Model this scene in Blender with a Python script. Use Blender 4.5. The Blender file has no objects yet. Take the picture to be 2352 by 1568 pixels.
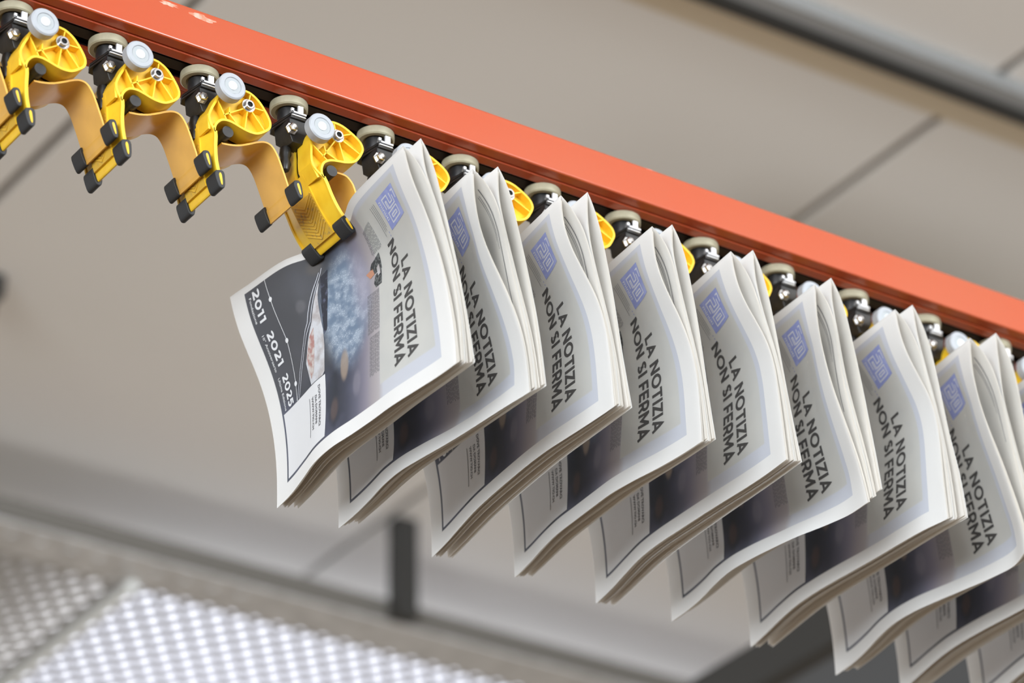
import bpy, bmesh, math, random
import numpy as np
from mathutils import Matrix, Vector
random.seed(7)
SC = bpy.context.scene
COL = SC.collection

# ------------------------------------------------------------------ camera
cam = bpy.data.cameras.new('camera')
cam.sensor_width = 36.0
cam.sensor_fit = 'HORIZONTAL'
cam.lens = 8400.0 * 36.0 / 2352.0
cam.clip_end = 200
CAM_POS = Vector((-1.20165, -2.58167, -1.93619))
_r = Vector((0.83179, -0.55486, -0.01573)); _u = Vector((-0.26309, -0.41903, 0.86902)); _f = Vector((0.48878, 0.71871, 0.49453))
camo = bpy.data.objects.new('camera', cam)
COL.objects.link(camo)
m = Matrix((_r, _u, -_f)).transposed().to_4x4()
m.translation = CAM_POS
camo.matrix_world = m
cam.dof.use_dof = True
cam.dof.focus_distance = 3.52
cam.dof.aperture_fstop = 4.0
SC.camera = camo

# ------------------------------------------------------------------ world and lights
def new_nodes(mat_or_world):
    mat_or_world.use_nodes = True
    nt = mat_or_world.node_tree
    nt.nodes.clear()
    return nt

world = bpy.data.worlds.new('hall_light'); SC.world = world
nt = new_nodes(world)
tc = nt.nodes.new('ShaderNodeTexCoord'); sx = nt.nodes.new('ShaderNodeSeparateXYZ')
mr = nt.nodes.new('ShaderNodeMapRange'); mr.inputs['From Min'].default_value = -1; mr.inputs['From Max'].default_value = 1
rp = nt.nodes.new('ShaderNodeValToRGB')
cr = rp.color_ramp
cr.elements[0].position = 0.0; cr.elements[0].color = (0.20, 0.165, 0.12, 1)
cr.elements[1].position = 1.0; cr.elements[1].color = (0.8, 0.82, 0.86, 1)
e = cr.elements.new(0.36); e.color = (0.30, 0.26, 0.20, 1)
e = cr.elements.new(0.52); e.color = (0.74, 0.765, 0.80, 1)
bg = nt.nodes.new('ShaderNodeBackground'); bg.inputs['Strength'].default_value = 0.95
wo = nt.nodes.new('ShaderNodeOutputWorld')
nt.links.new(tc.outputs['Generated'], sx.inputs[0]); nt.links.new(sx.outputs['Z'], mr.inputs['Value'])
nt.links.new(mr.outputs[0], rp.inputs[0]); nt.links.new(rp.outputs[0], bg.inputs['Color']); nt.links.new(bg.outputs[0], wo.inputs[0])

def area(name, loc, target, sx_, sy_, power, color, spread=180):
    l = bpy.data.lights.new(name, 'AREA'); l.shape = 'RECTANGLE'; l.size = sx_; l.size_y = sy_; l.energy = power; l.color = color
    l.spread = math.radians(spread)
    o = bpy.data.objects.new(name, l); COL.objects.link(o); o.location = loc
    d = Vector(target) - Vector(loc)
    o.rotation_euler = d.to_track_quat('-Z', 'Y').to_euler()
    return o
area('window_light', (-5.2, -4.6, -0.45), (0.6, 0, -0.1), 4.5, 2.6, 168, (0.87, 0.94, 1.0), 110)
area('right_fill_light', (1.6, -5.5, 0.5), (0.8, 0, -0.15), 3.0, 1.2, 40, (0.86, 0.94, 1.0), 75)  # unseen fill added to brighten the open page loops
area('side_fill_light', (-5.5, 0.8, 0.85), (0.6, 0, -0.15), 4.0, 0.9, 12, (0.92, 0.96, 1.0), 75)  # unseen fill added along the rail to lift the page fronts

for lx, ly, lp in ((-2.6, -3.0, 45), (2.6, -2.8, 190), (0.3, 4.9, 60)):  # unseen overhead fills, added so floor bounce brightens the ceiling
    area('overhead_fill_light', (lx, ly, 1.25), (lx, ly, -3), 3.0, 1.2, lp * 0.6, (1.0, 0.98, 0.95))
area('upward_fill_light', (2.3, 0.4, -3.2), (1.9, 2.75, 1.36), 0.8, 0.8, 3, (0.97, 0.98, 1.0), 60)  # upward fills added out of view to even out the ceiling
area('upward_fill_light', (4.0, 0.3, -3.2), (2.2, 1.0, 1.36), 1.6, 1.6, 4.5, (0.97, 0.98, 1.0), 80)

SC.view_settings.view_transform = 'Standard'
SC.view_settings.look = 'None'
SC.view_settings.exposure = 0.29
SC.view_settings.gamma = 1.0
SC.view_settings.use_curve_mapping = False

# ------------------------------------------------------------------ helpers
def tag(o, label=None, cat=None, group=None, kind=None):
    if label: o['label'] = label
    if cat: o['category'] = cat
    if group: o['group'] = group
    if kind: o['kind'] = kind
    return o

def empty(name, loc):
    o = bpy.data.objects.new(name, None); COL.objects.link(o); o.location = loc
    o.empty_display_size = 0.02
    return o

def obj(name, bm, mats, parent=None, smooth=False, scale=1.0, recalc=True):
    if recalc: bmesh.ops.recalc_face_normals(bm, faces=bm.faces)
    if scale != 1.0: bmesh.ops.scale(bm, vec=(scale,) * 3, verts=bm.verts)
    me = bpy.data.meshes.new(name); bm.to_mesh(me); bm.free()
    if not isinstance(mats, (list, tuple)): mats = [mats]
    for k in mats: me.materials.append(k)
    if smooth:
        for p in me.polygons: p.use_smooth = True
    o = bpy.data.objects.new(name, me); COL.objects.link(o)
    if parent: o.parent = parent
    return o

def bevel(o, w, seg=2, ang=40):
    md = o.modifiers.new('bevel', 'BEVEL'); md.width = w; md.segments = seg; md.limit_method = 'ANGLE'; md.angle_limit = math.radians(ang)
    return o

def auto_smooth(o, ang=35):
    me = o.data
    bm = bmesh.new(); bm.from_mesh(me)
    for e in bm.edges:
        if len(e.link_faces) == 2:
            e.smooth = e.calc_face_angle(3.14) < math.radians(ang)
        else: e.smooth = False
    for f in bm.faces: f.smooth = True
    bm.to_mesh(me); bm.free()
    return o

def prism(bm, pts, y0, y1, hole=None):
    """outline pts (x,z) extruded along y"""
    n = len(pts)
    A = [bm.verts.new((x, y0, z)) for x, z in pts]; B = [bm.verts.new((x, y1, z)) for x, z in pts]
    bm.faces.new(A); bm.faces.new(B[::-1])
    for i in range(n):
        j = (i + 1) % n
        bm.faces.new((A[i], B[i], B[j], A[j]))

def box(bm, x0, x1, y0, y1, z0, z1):
    v = [bm.verts.new((x, y, z)) for x in (x0, x1) for y in (y0, y1) for z in (z0, z1)]
    for f in ((0, 1, 3, 2), (4, 6, 7, 5), (0, 4, 5, 1), (2, 3, 7, 6), (0, 2, 6, 4), (1, 5, 7, 3)):
        bm.faces.new([v[i] for i in f])

def bar(bm, p, q, w, h, up=(0, 0, 1)):
    """box from p to q, w wide across, h along up"""
    p = Vector(p); q = Vector(q); d = (q - p).normalized(); up = Vector(up)
    s = d.cross(up).normalized() * (w / 2); u = s.cross(d).normalized() * (h / 2)
    v = [bm.verts.new(c + a * s + b * u) for c in (p, q) for a in (-1, 1) for b in (-1, 1)]
    for f in ((0, 1, 3, 2), (4, 6, 7, 5), (0, 4, 5, 1), (2, 3, 7, 6), (0, 2, 6, 4), (1, 5, 7, 3)):
        bm.faces.new([v[i] for i in f])

def gridsolid(bm, rows, off):
    """rows: list of rows of points; off: list of rows of offset vectors (or one vector) -> closed thick sheet"""
    R = len(rows); Cn = len(rows[0])
    T = [[bm.verts.new(p) for p in r] for r in rows]
    O = (lambda i, j: Vector(off[i][j])) if isinstance(off, list) else (lambda i, j: Vector(off))
    Bt = [[bm.verts.new(Vector(rows[i][j]) + O(i, j)) for j in range(Cn)] for i in range(R)]
    for i in range(R - 1):
        for j in range(Cn - 1):
            bm.faces.new((T[i][j], T[i][j + 1], T[i + 1][j + 1], T[i + 1][j]))
            bm.faces.new((Bt[i][j], Bt[i + 1][j], Bt[i + 1][j + 1], Bt[i][j + 1]))
    for i in range(R - 1):
        for j in (0, Cn - 1):
            bm.faces.new((T[i][j], T[i + 1][j], Bt[i + 1][j], Bt[i][j]))
    for j in range(Cn - 1):
        for i in (0, R - 1):
            bm.faces.new((T[i][j], Bt[i][j], Bt[i][j + 1], T[i][j + 1]))

def normals2(pts):
    out = []
    for i in range(len(pts)):
        a = Vector(pts[max(i - 1, 0)]); b = Vector(pts[min(i + 1, len(pts) - 1)])
        d = (b - a).normalized(); out.append(Vector((-d.y, d.x)))
    return out

def catmull(pts, n):
    P = [Vector(p) for p in pts]; P = [P[0] * 2 - P[1]] + P + [P[-1] * 2 - P[-2]]
    out = []
    for i in range(1, len(P) - 2):
        for k in range(n):
            t = k / n; a, b, c, d = P[i - 1:i + 3]
            out.append(0.5 * (2 * b + (c - a) * t + (2 * a - 5 * b + 4 * c - d) * t * t + (3 * b - a - 3 * c + d) * t ** 3))
    out.append(P[-2])
    return [tuple(p) for p in out]

def sheet(bm, pts, t, y0, y1):
    """polyline (x,z) with thickness t extruded y0..y1 (numbers or per-point lists)"""
    N = normals2(pts); n = len(pts)
    Y0 = y0 if isinstance(y0, list) else [y0] * n; Y1 = y1 if isinstance(y1, list) else [y1] * n
    rows = [[(p[0] + N[i].x * t / 2, Y0[i], p[1] + N[i].y * t / 2), (p[0] + N[i].x * t / 2, Y1[i], p[1] + N[i].y * t / 2)] for i, p in enumerate(pts)]
    off = [[(-N[i].x * t, 0, -N[i].y * t)] * 2 for i in range(n)]
    gridsolid(bm, rows, off)

def lathe(bm, prof, c, axis='Y', n=40):
    """prof: list of (r, h) ; closed at ends when r == 0"""
    rings = []
    for r, h in prof:
        ring = []
        for k in range(n if r > 1e-9 else 1):
            a = 2 * math.pi * k / n; x, z = r * math.cos(a), r * math.sin(a)
            ring.append(bm.verts.new((c[0] + x, c[1] + h, c[2] + z) if axis == 'Y' else (c[0] + x, c[1] + z, c[2] + h)))
        rings.append(ring)
    for A, B in zip(rings[:-1], rings[1:]):
        for k in range(n):
            j = (k + 1) % n
            if len(A) == 1 and len(B) == 1: continue
            if len(A) == 1: bm.faces.new((A[0], B[k], B[j]))
            elif len(B) == 1: bm.faces.new((A[k], B[0], A[j]))
            else: bm.faces.new((A[k], B[k], B[j], A[j]))

def inset(pts, d):
    """move a closed outline inwards by d (works for either winding)"""
    n = len(pts)
    area2 = sum(pts[i][0] * pts[(i + 1) % n][1] - pts[(i + 1) % n][0] * pts[i][1] for i in range(n))
    s = 1 if area2 > 0 else -1
    out = []
    for i in range(n):
        a = Vector(pts[i - 1]); b = Vector(pts[i]); c = Vector(pts[(i + 1) % n])
        n1 = Vector((-(b - a).y, (b - a).x)).normalized() * s; n2 = Vector((-(c - b).y, (c - b).x)).normalized() * s
        k = n1 + n2
        k = k / max(k.length_squared / 2, 0.6)
        out.append((b.x + k.x * d, b.y + k.y * d))
    return out

# ------------------------------------------------------------------ materials
def mat(name, color, rough=0.5, metal=0.0, spec=0.5, noise=None, bump=None, coat=0.0):
    """noise = (scale, second colour, low, high) mixes a second colour; bump = (scale, strength)"""
    mt = bpy.data.materials.new(name); nt = new_nodes(mt)
    b = nt.nodes.new('ShaderNodeBsdfPrincipled'); o = nt.nodes.new('ShaderNodeOutputMaterial'); nt.links.new(b.outputs[0], o.inputs[0])
    b.inputs['Base Color'].default_value = (*color, 1); b.inputs['Roughness'].default_value = rough; b.inputs['Metallic'].default_value = metal
    b.inputs['Specular IOR Level'].default_value = spec
    b.inputs['Coat Weight'].default_value = coat
    t = nt.nodes.new('ShaderNodeTexCoord')
    if noise:
        n = nt.nodes.new('ShaderNodeTexNoise'); n.inputs['Scale'].default_value = noise[0]; n.inputs['Detail'].default_value = 5
        r = nt.nodes.new('ShaderNodeMapRange'); r.inputs['From Min'].default_value = noise[2]; r.inputs['From Max'].default_value = noise[3]
        mx = nt.nodes.new('ShaderNodeMix'); mx.data_type = 'RGBA'
        mx.inputs[6].default_value = (*color, 1); mx.inputs[7].default_value = (*noise[1], 1)
        nt.links.new(t.outputs['Object'], n.inputs['Vector']); nt.links.new(n.outputs[0], r.inputs['Value']); nt.links.new(r.outputs[0], mx.inputs[0])
        nt.links.new(mx.outputs[2], b.inputs['Base Color'])
    if bump:
        n = nt.nodes.new('ShaderNodeTexNoise'); n.inputs['Scale'].default_value = bump[0]; n.inputs['Detail'].default_value = 4
        bp = nt.nodes.new('ShaderNodeBump'); bp.inputs['Strength'].default_value = bump[1]; bp.inputs['Distance'].default_value = 0.001
        nt.links.new(t.outputs['Object'], n.inputs['Vector']); nt.links.new(n.outputs[0], bp.inputs['Height']); nt.links.new(bp.outputs[0], b.inputs['Normal'])
    return mt

M_YEL = mat('yellow_plastic', (0.88, 0.56, 0.03), 0.36, noise=(60, (0.80, 0.47, 0.02), 0.45, 0.75))
M_TON = mat('amber_plastic', (0.75, 0.42, 0.08), 0.30, noise=(45, (0.66, 0.36, 0.065), 0.4, 0.75))
M_PAD = mat('worn_yellow_plastic', (0.66, 0.40, 0.04), 0.5, noise=(230, (0.36, 0.25, 0.09), 0.55, 0.72))
M_RUB = mat('black_rubber', (0.022, 0.023, 0.025), 0.55, bump=(900, 0.15))
M_WHL = mat('grey_polymer', (0.38, 0.40, 0.43), 0.42, noise=(80, (0.34, 0.35, 0.37), 0.5, 0.7))
M_WHC = mat('white_axle_cap', (0.70, 0.72, 0.74), 0.4)
M_STL = mat('steel', (0.62, 0.62, 0.63), 0.25, metal=1.0)
M_SHD = mat('grey_shield', (0.36, 0.385, 0.40), 0.45)
M_BRT = mat('zinc_plated_steel', (0.80, 0.82, 0.85), 0.35, metal=0.6)
M_BLK = mat('black_plastic', (0.012, 0.012, 0.013), 0.38, noise=(60, (0.03, 0.03, 0.03), 0.5, 0.7))
M_ROL = mat('beige_polyurethane', (0.40, 0.37, 0.26), 0.45, noise=(50, (0.30, 0.27, 0.19), 0.45, 0.7))
M_HOL = mat('dark_bore', (0.004, 0.004, 0.005), 0.8)
M_RED = mat('red_lacquer', (0.455, 0.064, 0.018), 0.28, noise=(3.0, (0.435, 0.080, 0.028), 0.35, 0.7), bump=(160, 0.02), coat=0.2)
M_INR = mat('rail_interior', (0.015, 0.010, 0.010), 0.6)
M_SCR = mat('bare_scuff', (0.75, 0.36, 0.28), 0.6, noise=(150, (0.80, 0.17, 0.09), 0.4, 0.6))
M_GAL = mat('galvanised_steel', (0.66, 0.665, 0.67), 0.55, metal=0.1, noise=(18, (0.52, 0.52, 0.52), 0.4, 0.65))
M_POST = mat('dark_grey_paint', (0.03, 0.029, 0.027), 0.6)
M_DUCT = mat('slate_grey_sheet_metal', (0.115, 0.135, 0.16), 0.5)
M_TRK = mat('grey_track_paint', (0.30, 0.305, 0.305), 0.5)
M_TAN = mat('tan_shade', (0.62, 0.53, 0.39), 0.7)
M_TUB = mat('pale_enamel', (0.85, 0.87, 0.85), 0.4)
M_INK = mat('black_ink', (0.055, 0.053, 0.052), 0.75)
M_INW = mat('white_print', (0.70, 0.71, 0.73), 0.75)
M_INB = mat('blue_print', (0.245, 0.285, 0.56), 0.75, noise=(90, (0.31, 0.35, 0.62), 0.45, 0.65))
M_INL = mat('pale_line_print', (0.58, 0.60, 0.66), 0.75)
M_ING = mat('grey_text_print', (0.16, 0.16, 0.17), 0.75)
M_INP = mat('dark_picture_print', (0.035, 0.037, 0.04), 0.75, noise=(330, (0.13, 0.14, 0.14), 0.45, 0.6))
M_INS = mat('skin_print', (0.45, 0.22, 0.14), 0.75)
M_SCN = mat('screen_print', (0.52, 0.53, 0.56), 0.75, noise=(70, (0.36, 0.33, 0.33), 0.45, 0.65))
M_REDP = mat('reddish_print', (0.36, 0.19, 0.17), 0.75, noise=(160, (0.50, 0.46, 0.44), 0.4, 0.6))
M_BEZ = mat('dark_edge_print', (0.022, 0.024, 0.035), 0.75, noise=(120, (0.10, 0.11, 0.17), 0.5, 0.65))

def paper_mat(name, color, trans=0.2):
    mt = bpy.data.materials.new(name); nt = new_nodes(mt)
    N = nt.nodes.new; L = nt.links.new
    d = N('ShaderNodeBsdfPrincipled'); d.inputs['Base Color'].default_value = (*color, 1); d.inputs['Roughness'].default_value = 0.62; d.inputs['Specular IOR Level'].default_value = 0.25
    t = N('ShaderNodeBsdfTranslucent'); t.inputs['Color'].default_value = (color[0], color[1] * .95, color[2] * .86, 1)
    mx = N('ShaderNodeMixShader'); mx.inputs[0].default_value = trans
    o = N('ShaderNodeOutputMaterial'); L(d.outputs[0], mx.inputs[1]); L(t.outputs[0], mx.inputs[2]); L(mx.outputs[0], o.inputs[0])
    tc = N('ShaderNodeTexCoord'); n = N('ShaderNodeTexNoise'); n.inputs['Scale'].default_value = 900; n.inputs['Detail'].default_value = 3
    bp = N('ShaderNodeBump'); bp.inputs['Strength'].default_value = 0.06; bp.inputs['Distance'].default_value = 0.0004
    L(tc.outputs['Object'], n.inputs['Vector']); L(n.outputs[0], bp.inputs['Height']); L(bp.outputs[0], d.inputs['Normal'])
    return mt, nt, d, t
M_PAP, *_ = paper_mat('newsprint', (0.83, 0.83, 0.825))
M_PIN, *_ = paper_mat('inner_newsprint', (0.82, 0.80, 0.765))

def cover_material():
    """the printed front page; UV holds (s, t) in metres: s from the spine, t from the head of the page"""
    mt, nt, d, tr = paper_mat('printed_front_page', (0.83, 0.83, 0.825))
    N = nt.nodes.new; L = nt.links.new
    uv = N('ShaderNodeUVMap'); uv.uv_map = 'page'
    sep = N('ShaderNodeSeparateXYZ'); L(uv.outputs[0], sep.inputs[0])
    S, T = sep.outputs['X'], sep.outputs['Y']
    def math_(op, a, b=None):
        n = N('ShaderNodeMath'); n.operation = op
        for i, v in enumerate((a, b)):
            if v is None: continue
            if isinstance(v, (int, float)): n.inputs[i].default_value = v
            else: L(v, n.inputs[i])
        return n.outputs[0]
    def ramp01(v, lo, hi):
        n = N('ShaderNodeMapRange'); n.interpolation_type = 'SMOOTHSTEP'
        n.inputs['From Min'].default_value = lo; n.inputs['From Max'].default_value = hi; L(v, n.inputs['Value']); return n.outputs[0]
    def rect(s0, s1, t0, t1, e=0.0003, es=None):
        es = es or e
        m1 = math_('MULTIPLY', ramp01(S, s0 - es, s0 + es), ramp01(S, s1 + es, s1 - es))
        m2 = math_('MULTIPLY', ramp01(T, t0 - e, t0 + e), ramp01(T, t1 + e, t1 - e))
        return math_('MULTIPLY', m1, m2)
    def ell(s, t, rs, rt, soft=0.35):
        a = math_('DIVIDE', math_('SUBTRACT', S, s), rs); b = math_('DIVIDE', math_('SUBTRACT', T, t), rt)
        r = math_('SQRT', math_('ADD', math_('MULTIPLY', a, a), math_('MULTIPLY', b, b)))
        return ramp01(r, 1.0 + soft, 1.0 - soft)
    def mix(fac, a, b):
        n = N('ShaderNodeMix'); n.data_type = 'RGBA'
        L(fac, n.inputs[0])
        for i, v in ((6, a), (7, b)):
            if isinstance(v, tuple): n.inputs[i].default_value = (*v, 1)
            else: L(v, n.inputs[i])
        return n.outputs[2]
    rp = N('ShaderNodeValToRGB'); L(math_('DIVIDE', T, 0.315), rp.inputs[0])
    stops = [(22, (.59, .62, .70)), (108, (.585, .605, .67)), (116, (.45, .42, .44)), (126, (.37, .34, .37)), (138, (.24, .225, .29)), (152, (.12, .125, .18)),
             (166, (.055, .062, .098)), (186, (.022, .029, .047)), (200, (.032, .042, .068)), (215, (.045, .055, .078)), (250, (.052, .06, .08)), (293, (.075, .09, .13))]
    cr = rp.color_ramp
    cr.elements[0].position = stops[0][0] / 315; cr.elements[0].color = (*stops[0][1], 1)
    cr.elements[1].position = stops[-1][0] / 315; cr.elements[1].color = (*stops[-1][1], 1)
    for t, c in stops[1:-1]:
        e = cr.elements.new(t / 315); e.color = (*c, 1)
    col = rp.outputs[0]
    nz = N('ShaderNodeTexNoise'); nz.inputs['Scale'].default_value = 26; nz.inputs['Detail'].default_value = 2; L(uv.outputs[0], nz.inputs['Vector'])
    low = ramp01(T, 0.125, 0.165)
    col = mix(math_('MULTIPLY', math_('MULTIPLY', ramp01(nz.outputs[0], .45, .75), low), .35), col, (.16, .17, .27))
    # device body, a dark grey blue wedge at the foot and spine side
    col = mix(math_('MULTIPLY', rect(-.01, .135, .184, .30, .012, .015), .85), col, (.078, .083, .098))
    col = mix(math_('MULTIPLY', ell(.059, .219, .007, .006), .5), col, (.16, .16, .18))
    col = mix(math_('MULTIPLY', ell(.020, .200, .008, .008, .6), .4), col, (.15, .13, .11))
    # sparkling blue sleeve
    vz = N('ShaderNodeTexVoronoi'); vz.inputs['Scale'].default_value = 620; L(uv.outputs[0], vz.inputs['Vector'])
    v2 = N('ShaderNodeTexNoise'); v2.inputs['Scale'].default_value = 90; v2.inputs['Detail'].default_value = 4; L(uv.outputs[0], v2.inputs['Vector'])
    bluecol = mix(ramp01(v2.outputs[0], .35, .68), (.155, .225, .33), (.36, .44, .55))
    bluecol = mix(math_('MULTIPLY', ramp01(vz.outputs['Distance'], .42, .12), ramp01(v2.outputs[0], .42, .6)), bluecol, (.62, .70, .80))
    bluecol = mix(math_('MULTIPLY', ell(.050, .135, .060, .018, .6), .8), bluecol, (.38, .36, .46))
    col = mix(math_('MULTIPLY', ell(.088, .163, .062, .034, .28), .92), col, bluecol)
    col = mix(math_('MULTIPLY', ell(.150, .172, .016, .006, .3), .75), col, (.36, .28, .22))
    col = mix(math_('MULTIPLY', ell(.180, .152, .013, .006, .4), .4), col, (.30, .28, .34))
    col = mix(math_('MULTIPLY', ell(.192, .188, .012, .006, .4), .35), col, (.20, .13, .11))
    # masthead box
    box_ = mix(ramp01(nz.outputs[0], .3, .7), (.60, .60, .575), (.56, .565, .55))
    col = mix(rect(.0125, .2015, .0295, .1135, .0012), col, box_)
    # white panel near the corner
    col = mix(rect(.1440, .2143, .2035, .2907), col, (.79, .80, .825))
    col = mix(rect(.0085, .2172, .0220, .2936), (.83, .83, .825), col)
    L(col, d.inputs['Base Color'])
    return mt
M_COV = cover_material()

# ------------------------------------------------------------------ the hall: ceiling of large panels
ZC = 1.364
def ceiling_material():
    mt = bpy.data.materials.new('ceiling_panels'); nt = new_nodes(mt); N = nt.nodes.new; L = nt.links.new
    b = N('ShaderNodeBsdfPrincipled'); b.inputs['Roughness'].default_value = 0.7; o = N('ShaderNodeOutputMaterial'); L(b.outputs[0], o.inputs[0])
    tc = N('ShaderNodeTexCoord'); n = N('ShaderNodeTexNoise'); n.inputs['Scale'].default_value = 1.6; n.inputs['Detail'].default_value = 3
    L(tc.outputs['Object'], n.inputs['Vector'])
    mx = N('ShaderNodeMix'); mx.data_type = 'RGBA'; mx.inputs[6].default_value = (.80, .775, .735, 1); mx.inputs[7].default_value = (.77, .745, .705, 1)
    L(n.outputs[0], mx.inputs[0]); L(mx.outputs[2], b.inputs['Base Color'])
    return mt
M_CEI = ceiling_material()
M_GRV = mat('panel_joint', (0.24, 0.22, 0.20), 0.8)
bm = bmesh.new()
xs = [-8.555 + 1.2 * k for k in range(12)]
G = 0.011
for x0, x1 in zip(xs[:-1], xs[1:]):                       # panels with real joints between them
    box(bm, x0 + G, x1 - G, -9.0, 5.6, ZC, ZC + 0.04)
ce = obj('ceiling', bm, [M_CEI, M_GRV])
tag(ce, kind='structure')
bm = bmesh.new(); box(bm, xs[0], xs[-1], -9, 5.6, ZC + 0.018, ZC + 0.03)
jb = obj('joint_backing', bm, M_GRV, ce)

bm = bmesh.new(); box(bm, -4, 4.6, 1.150, 1.212, ZC - 0.004, ZC + 0.002)  # shade beside the track, put on the ceiling as a tan strip
tag(obj('shade_strip_1', bm, M_TAN), kind='structure')

M_FLO = mat('hall_floor', (0.19, 0.12, 0.06), 0.7, noise=(0.8, (0.17, 0.105, 0.052), 0.4, 0.6))
bm = bmesh.new(); box(bm, xs[0], xs[-1], -9, 5.6, -3.65, -3.6)
tag(obj('floor', bm, M_FLO), kind='structure')

# dark track running along under the ceiling
tr = empty('ceiling_track', (1.9, 1.10, ZC))
tag(tr, 'long grey track with dark underside fixed along the ceiling above the red rail', 'track')
bm = bmesh.new(); box(bm, -5.5, 2.7, -0.040, 0.022, -0.028, 0.0)
obj('track_body', bm, M_TRK, tr)
bm = bmesh.new(); box(bm, -5.5, 2.7, -0.006, 0.024, -0.034, -0.028)
obj('track_cover', bm, M_POST, tr)

# small dark hanger at the left
hg = empty('ceiling_bracket', (1.165, 2.52, ZC))
tag(hg, 'small dark bracket hanging from the ceiling at the left edge', 'bracket')
bm = bmesh.new(); box(bm, -0.022, 0.010, -0.03, 0.03, -0.045, 0.0); bevel(obj('bracket_plate', bm, M_POST, hg), 0.004)
bm = bmesh.new(); lathe(bm, [(0.0, -0.075), (0.012, -0.072), (0.012, -0.045), (0.0, -0.045)], (-0.008, 0, 0), 'Z', 16); obj('bracket_bolt', bm, M_POST, hg)

# suspended metal mesh platform at the lower left
ZP = 1.148
M_LIP = mat('shadow_gap_brown', (0.15, 0.14, 0.125), 0.6)  # dark tone gives the lip the shadow gap above the beam
pf = empty('suspended_platform', (2.28, 2.96, ZP))
tag(pf, 'galvanised platform with steel edge beam and bright expanded metal deck hung below the ceiling', 'platform')
bm = bmesh.new()
box(bm, -2.6, 2.2, 0.0, 0.125, 0.0, 0.018)
bevel(obj('edge_beam', bm, M_GAL, pf), 0.003)
bm = bmesh.new(); box(bm, -2.6, 2.2, -0.010, 0.012, 0.004, 0.045); bevel(obj('edge_lip', bm, M_LIP, pf), 0.003)
for bx in [-.82 + .062 * k for k in range(9)]:
    bm = bmesh.new(); lathe(bm, [(0, -0.003), (0.008, -0.003), (0.009, 0.0), (0, 0.0)], (bx, 0.05, 0), 'Z', 10)
    obj('rivet', bm, M_GAL, pf)
def mesh_material():
    mt = bpy.data.materials.new('expanded_metal'); nt = new_nodes(mt); N = nt.nodes.new; L = nt.links.new
    b = N('ShaderNodeBsdfPrincipled'); b.inputs['Roughness'].default_value = 0.45; b.inputs['Metallic'].default_value = 0.15
    b.inputs['Base Color'].default_value = (0.33, 0.32, 0.34, 1)
    o = N('ShaderNodeOutputMaterial'); L(b.outputs[0], o.inputs[0])
    return mt
M_MSH = mesh_material()
def deck(name, x0, x1, y0, y1, px, py, w, material):
    """expanded metal: two crossing families of strands leave lozenge holes px by py"""
    bm = bmesh.new()
    for sgn in (1, -1):
        k = -int((y1 - y0) / py) - 2
        while True:
            xs_ = x0 + k * px
            if xs_ > x1 + (y1 - y0) / py * px + px: break
            # x = xs_ + sgn * (y - y0) * px / py, clipped to the panel
            pts = []
            ya, yb = y0, y1
            for yy in (ya, yb): pass
            m = sgn * px / py
            lo, hi = sorted(((x0 - xs_) / m, (x1 - xs_) / m))
            ya = max(0.0, lo); yb = min(y1 - y0, hi)
            if yb - ya > .004:
                bar(bm, (xs_ + m * ya, y0 + ya, .006 + .001 * sgn), (xs_ + m * yb, y0 + yb, .006 + .001 * sgn), w, .006)
            k += 1
    box(bm, x0, x1, y1 - .01, y1 + .01, 0, .02); box(bm, x0 - .006, x0 + .006, y0, y1, 0, .02)
    return obj(name, bm, material, pf)
deck('mesh_panel', -0.528, 1.3, 0.125, 0.95, 0.052, 0.070, 0.0135, M_MSH)
M_MS2 = mat('brownish_galvanised_mesh', (0.36, 0.345, 0.32), 0.5, metal=0.1)
deck('mesh_panel', -1.6, -0.541, 0.125, 0.95, 0.048, 0.062, 0.015, M_MS2)
bm = bmesh.new(); lathe(bm, [(0, 0.10), (0.012, 0.10), (0.012, 0.85), (0, 0.85)], (-0.535, 0, -0.012), 'Y', 20)
auto_smooth(obj('rod', bm, M_TUB, pf))['label'] = 'pale enamelled rod'
bm = bmesh.new(); box(bm, -0.026, 0.022, -0.045, -0.0105, 0.0, ZC - ZP); obj('hanger_post', bm, M_POST, pf)['label'] = 'dark grey hanger post'

# inferred light panel, added above the deck to brighten mesh and ceiling
cl = empty('added_light_panel', (2.75, 4.0, ZC))
tag(cl, 'bright white light panel added above the metal deck at the lower left', 'light')
M_LIT = mat('lit_diffuser', (0.9, 0.9, 0.9), 0.5)
_b = M_LIT.node_tree.nodes['Principled BSDF']; _b.inputs['Emission Color'].default_value = (0.80, 0.84, 0.95, 1); _b.inputs['Emission Strength'].default_value = 1.9
bm = bmesh.new(); box(bm, -0.90, 1.1, -0.79, 0.50, -0.120, -0.108); obj('diffuser', bm, M_LIT, cl)
bm = bmesh.new()
for q in ((-.92, -.90, -.80, .52), (1.1, 1.12, -.80, .52), (-.90, 1.1, -.80, -.79), (-.90, 1.1, .50, .52)): box(bm, *q, -0.124, -0.104)
for q in ((1.11, .51), (1.11, -.61)): box(bm, q[0] - .004, q[0] + .004, q[1] - .004, q[1] + .004, -.104, 0)
obj('light_frame', bm, M_GAL, cl)
bm = bmesh.new(); box(bm, -.899, 1.099, -.789, -.56, -.107, -.098); obj('uplight_shield', bm, M_GAL, cl)  # added cover, blocks part of the panel's upward light

# slate grey duct at the lower right
dk = empty('air_duct', (2.7, 1.9, 0.5))
tag(dk, 'large slate grey sheet metal duct behind the lower right newspapers', 'duct')
bm = bmesh.new(); box(bm, -0.535, 0.25, -0.58, 0.15, 0.0, 0.07); bevel(obj('duct_body', bm, M_DUCT, dk), 0.012)
bm = bmesh.new(); box(bm, -0.54, -0.50, -0.585, 0.15, -0.004, 0.074); bevel(obj('duct_flange', bm, M_POST, dk), 0.004)

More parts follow.
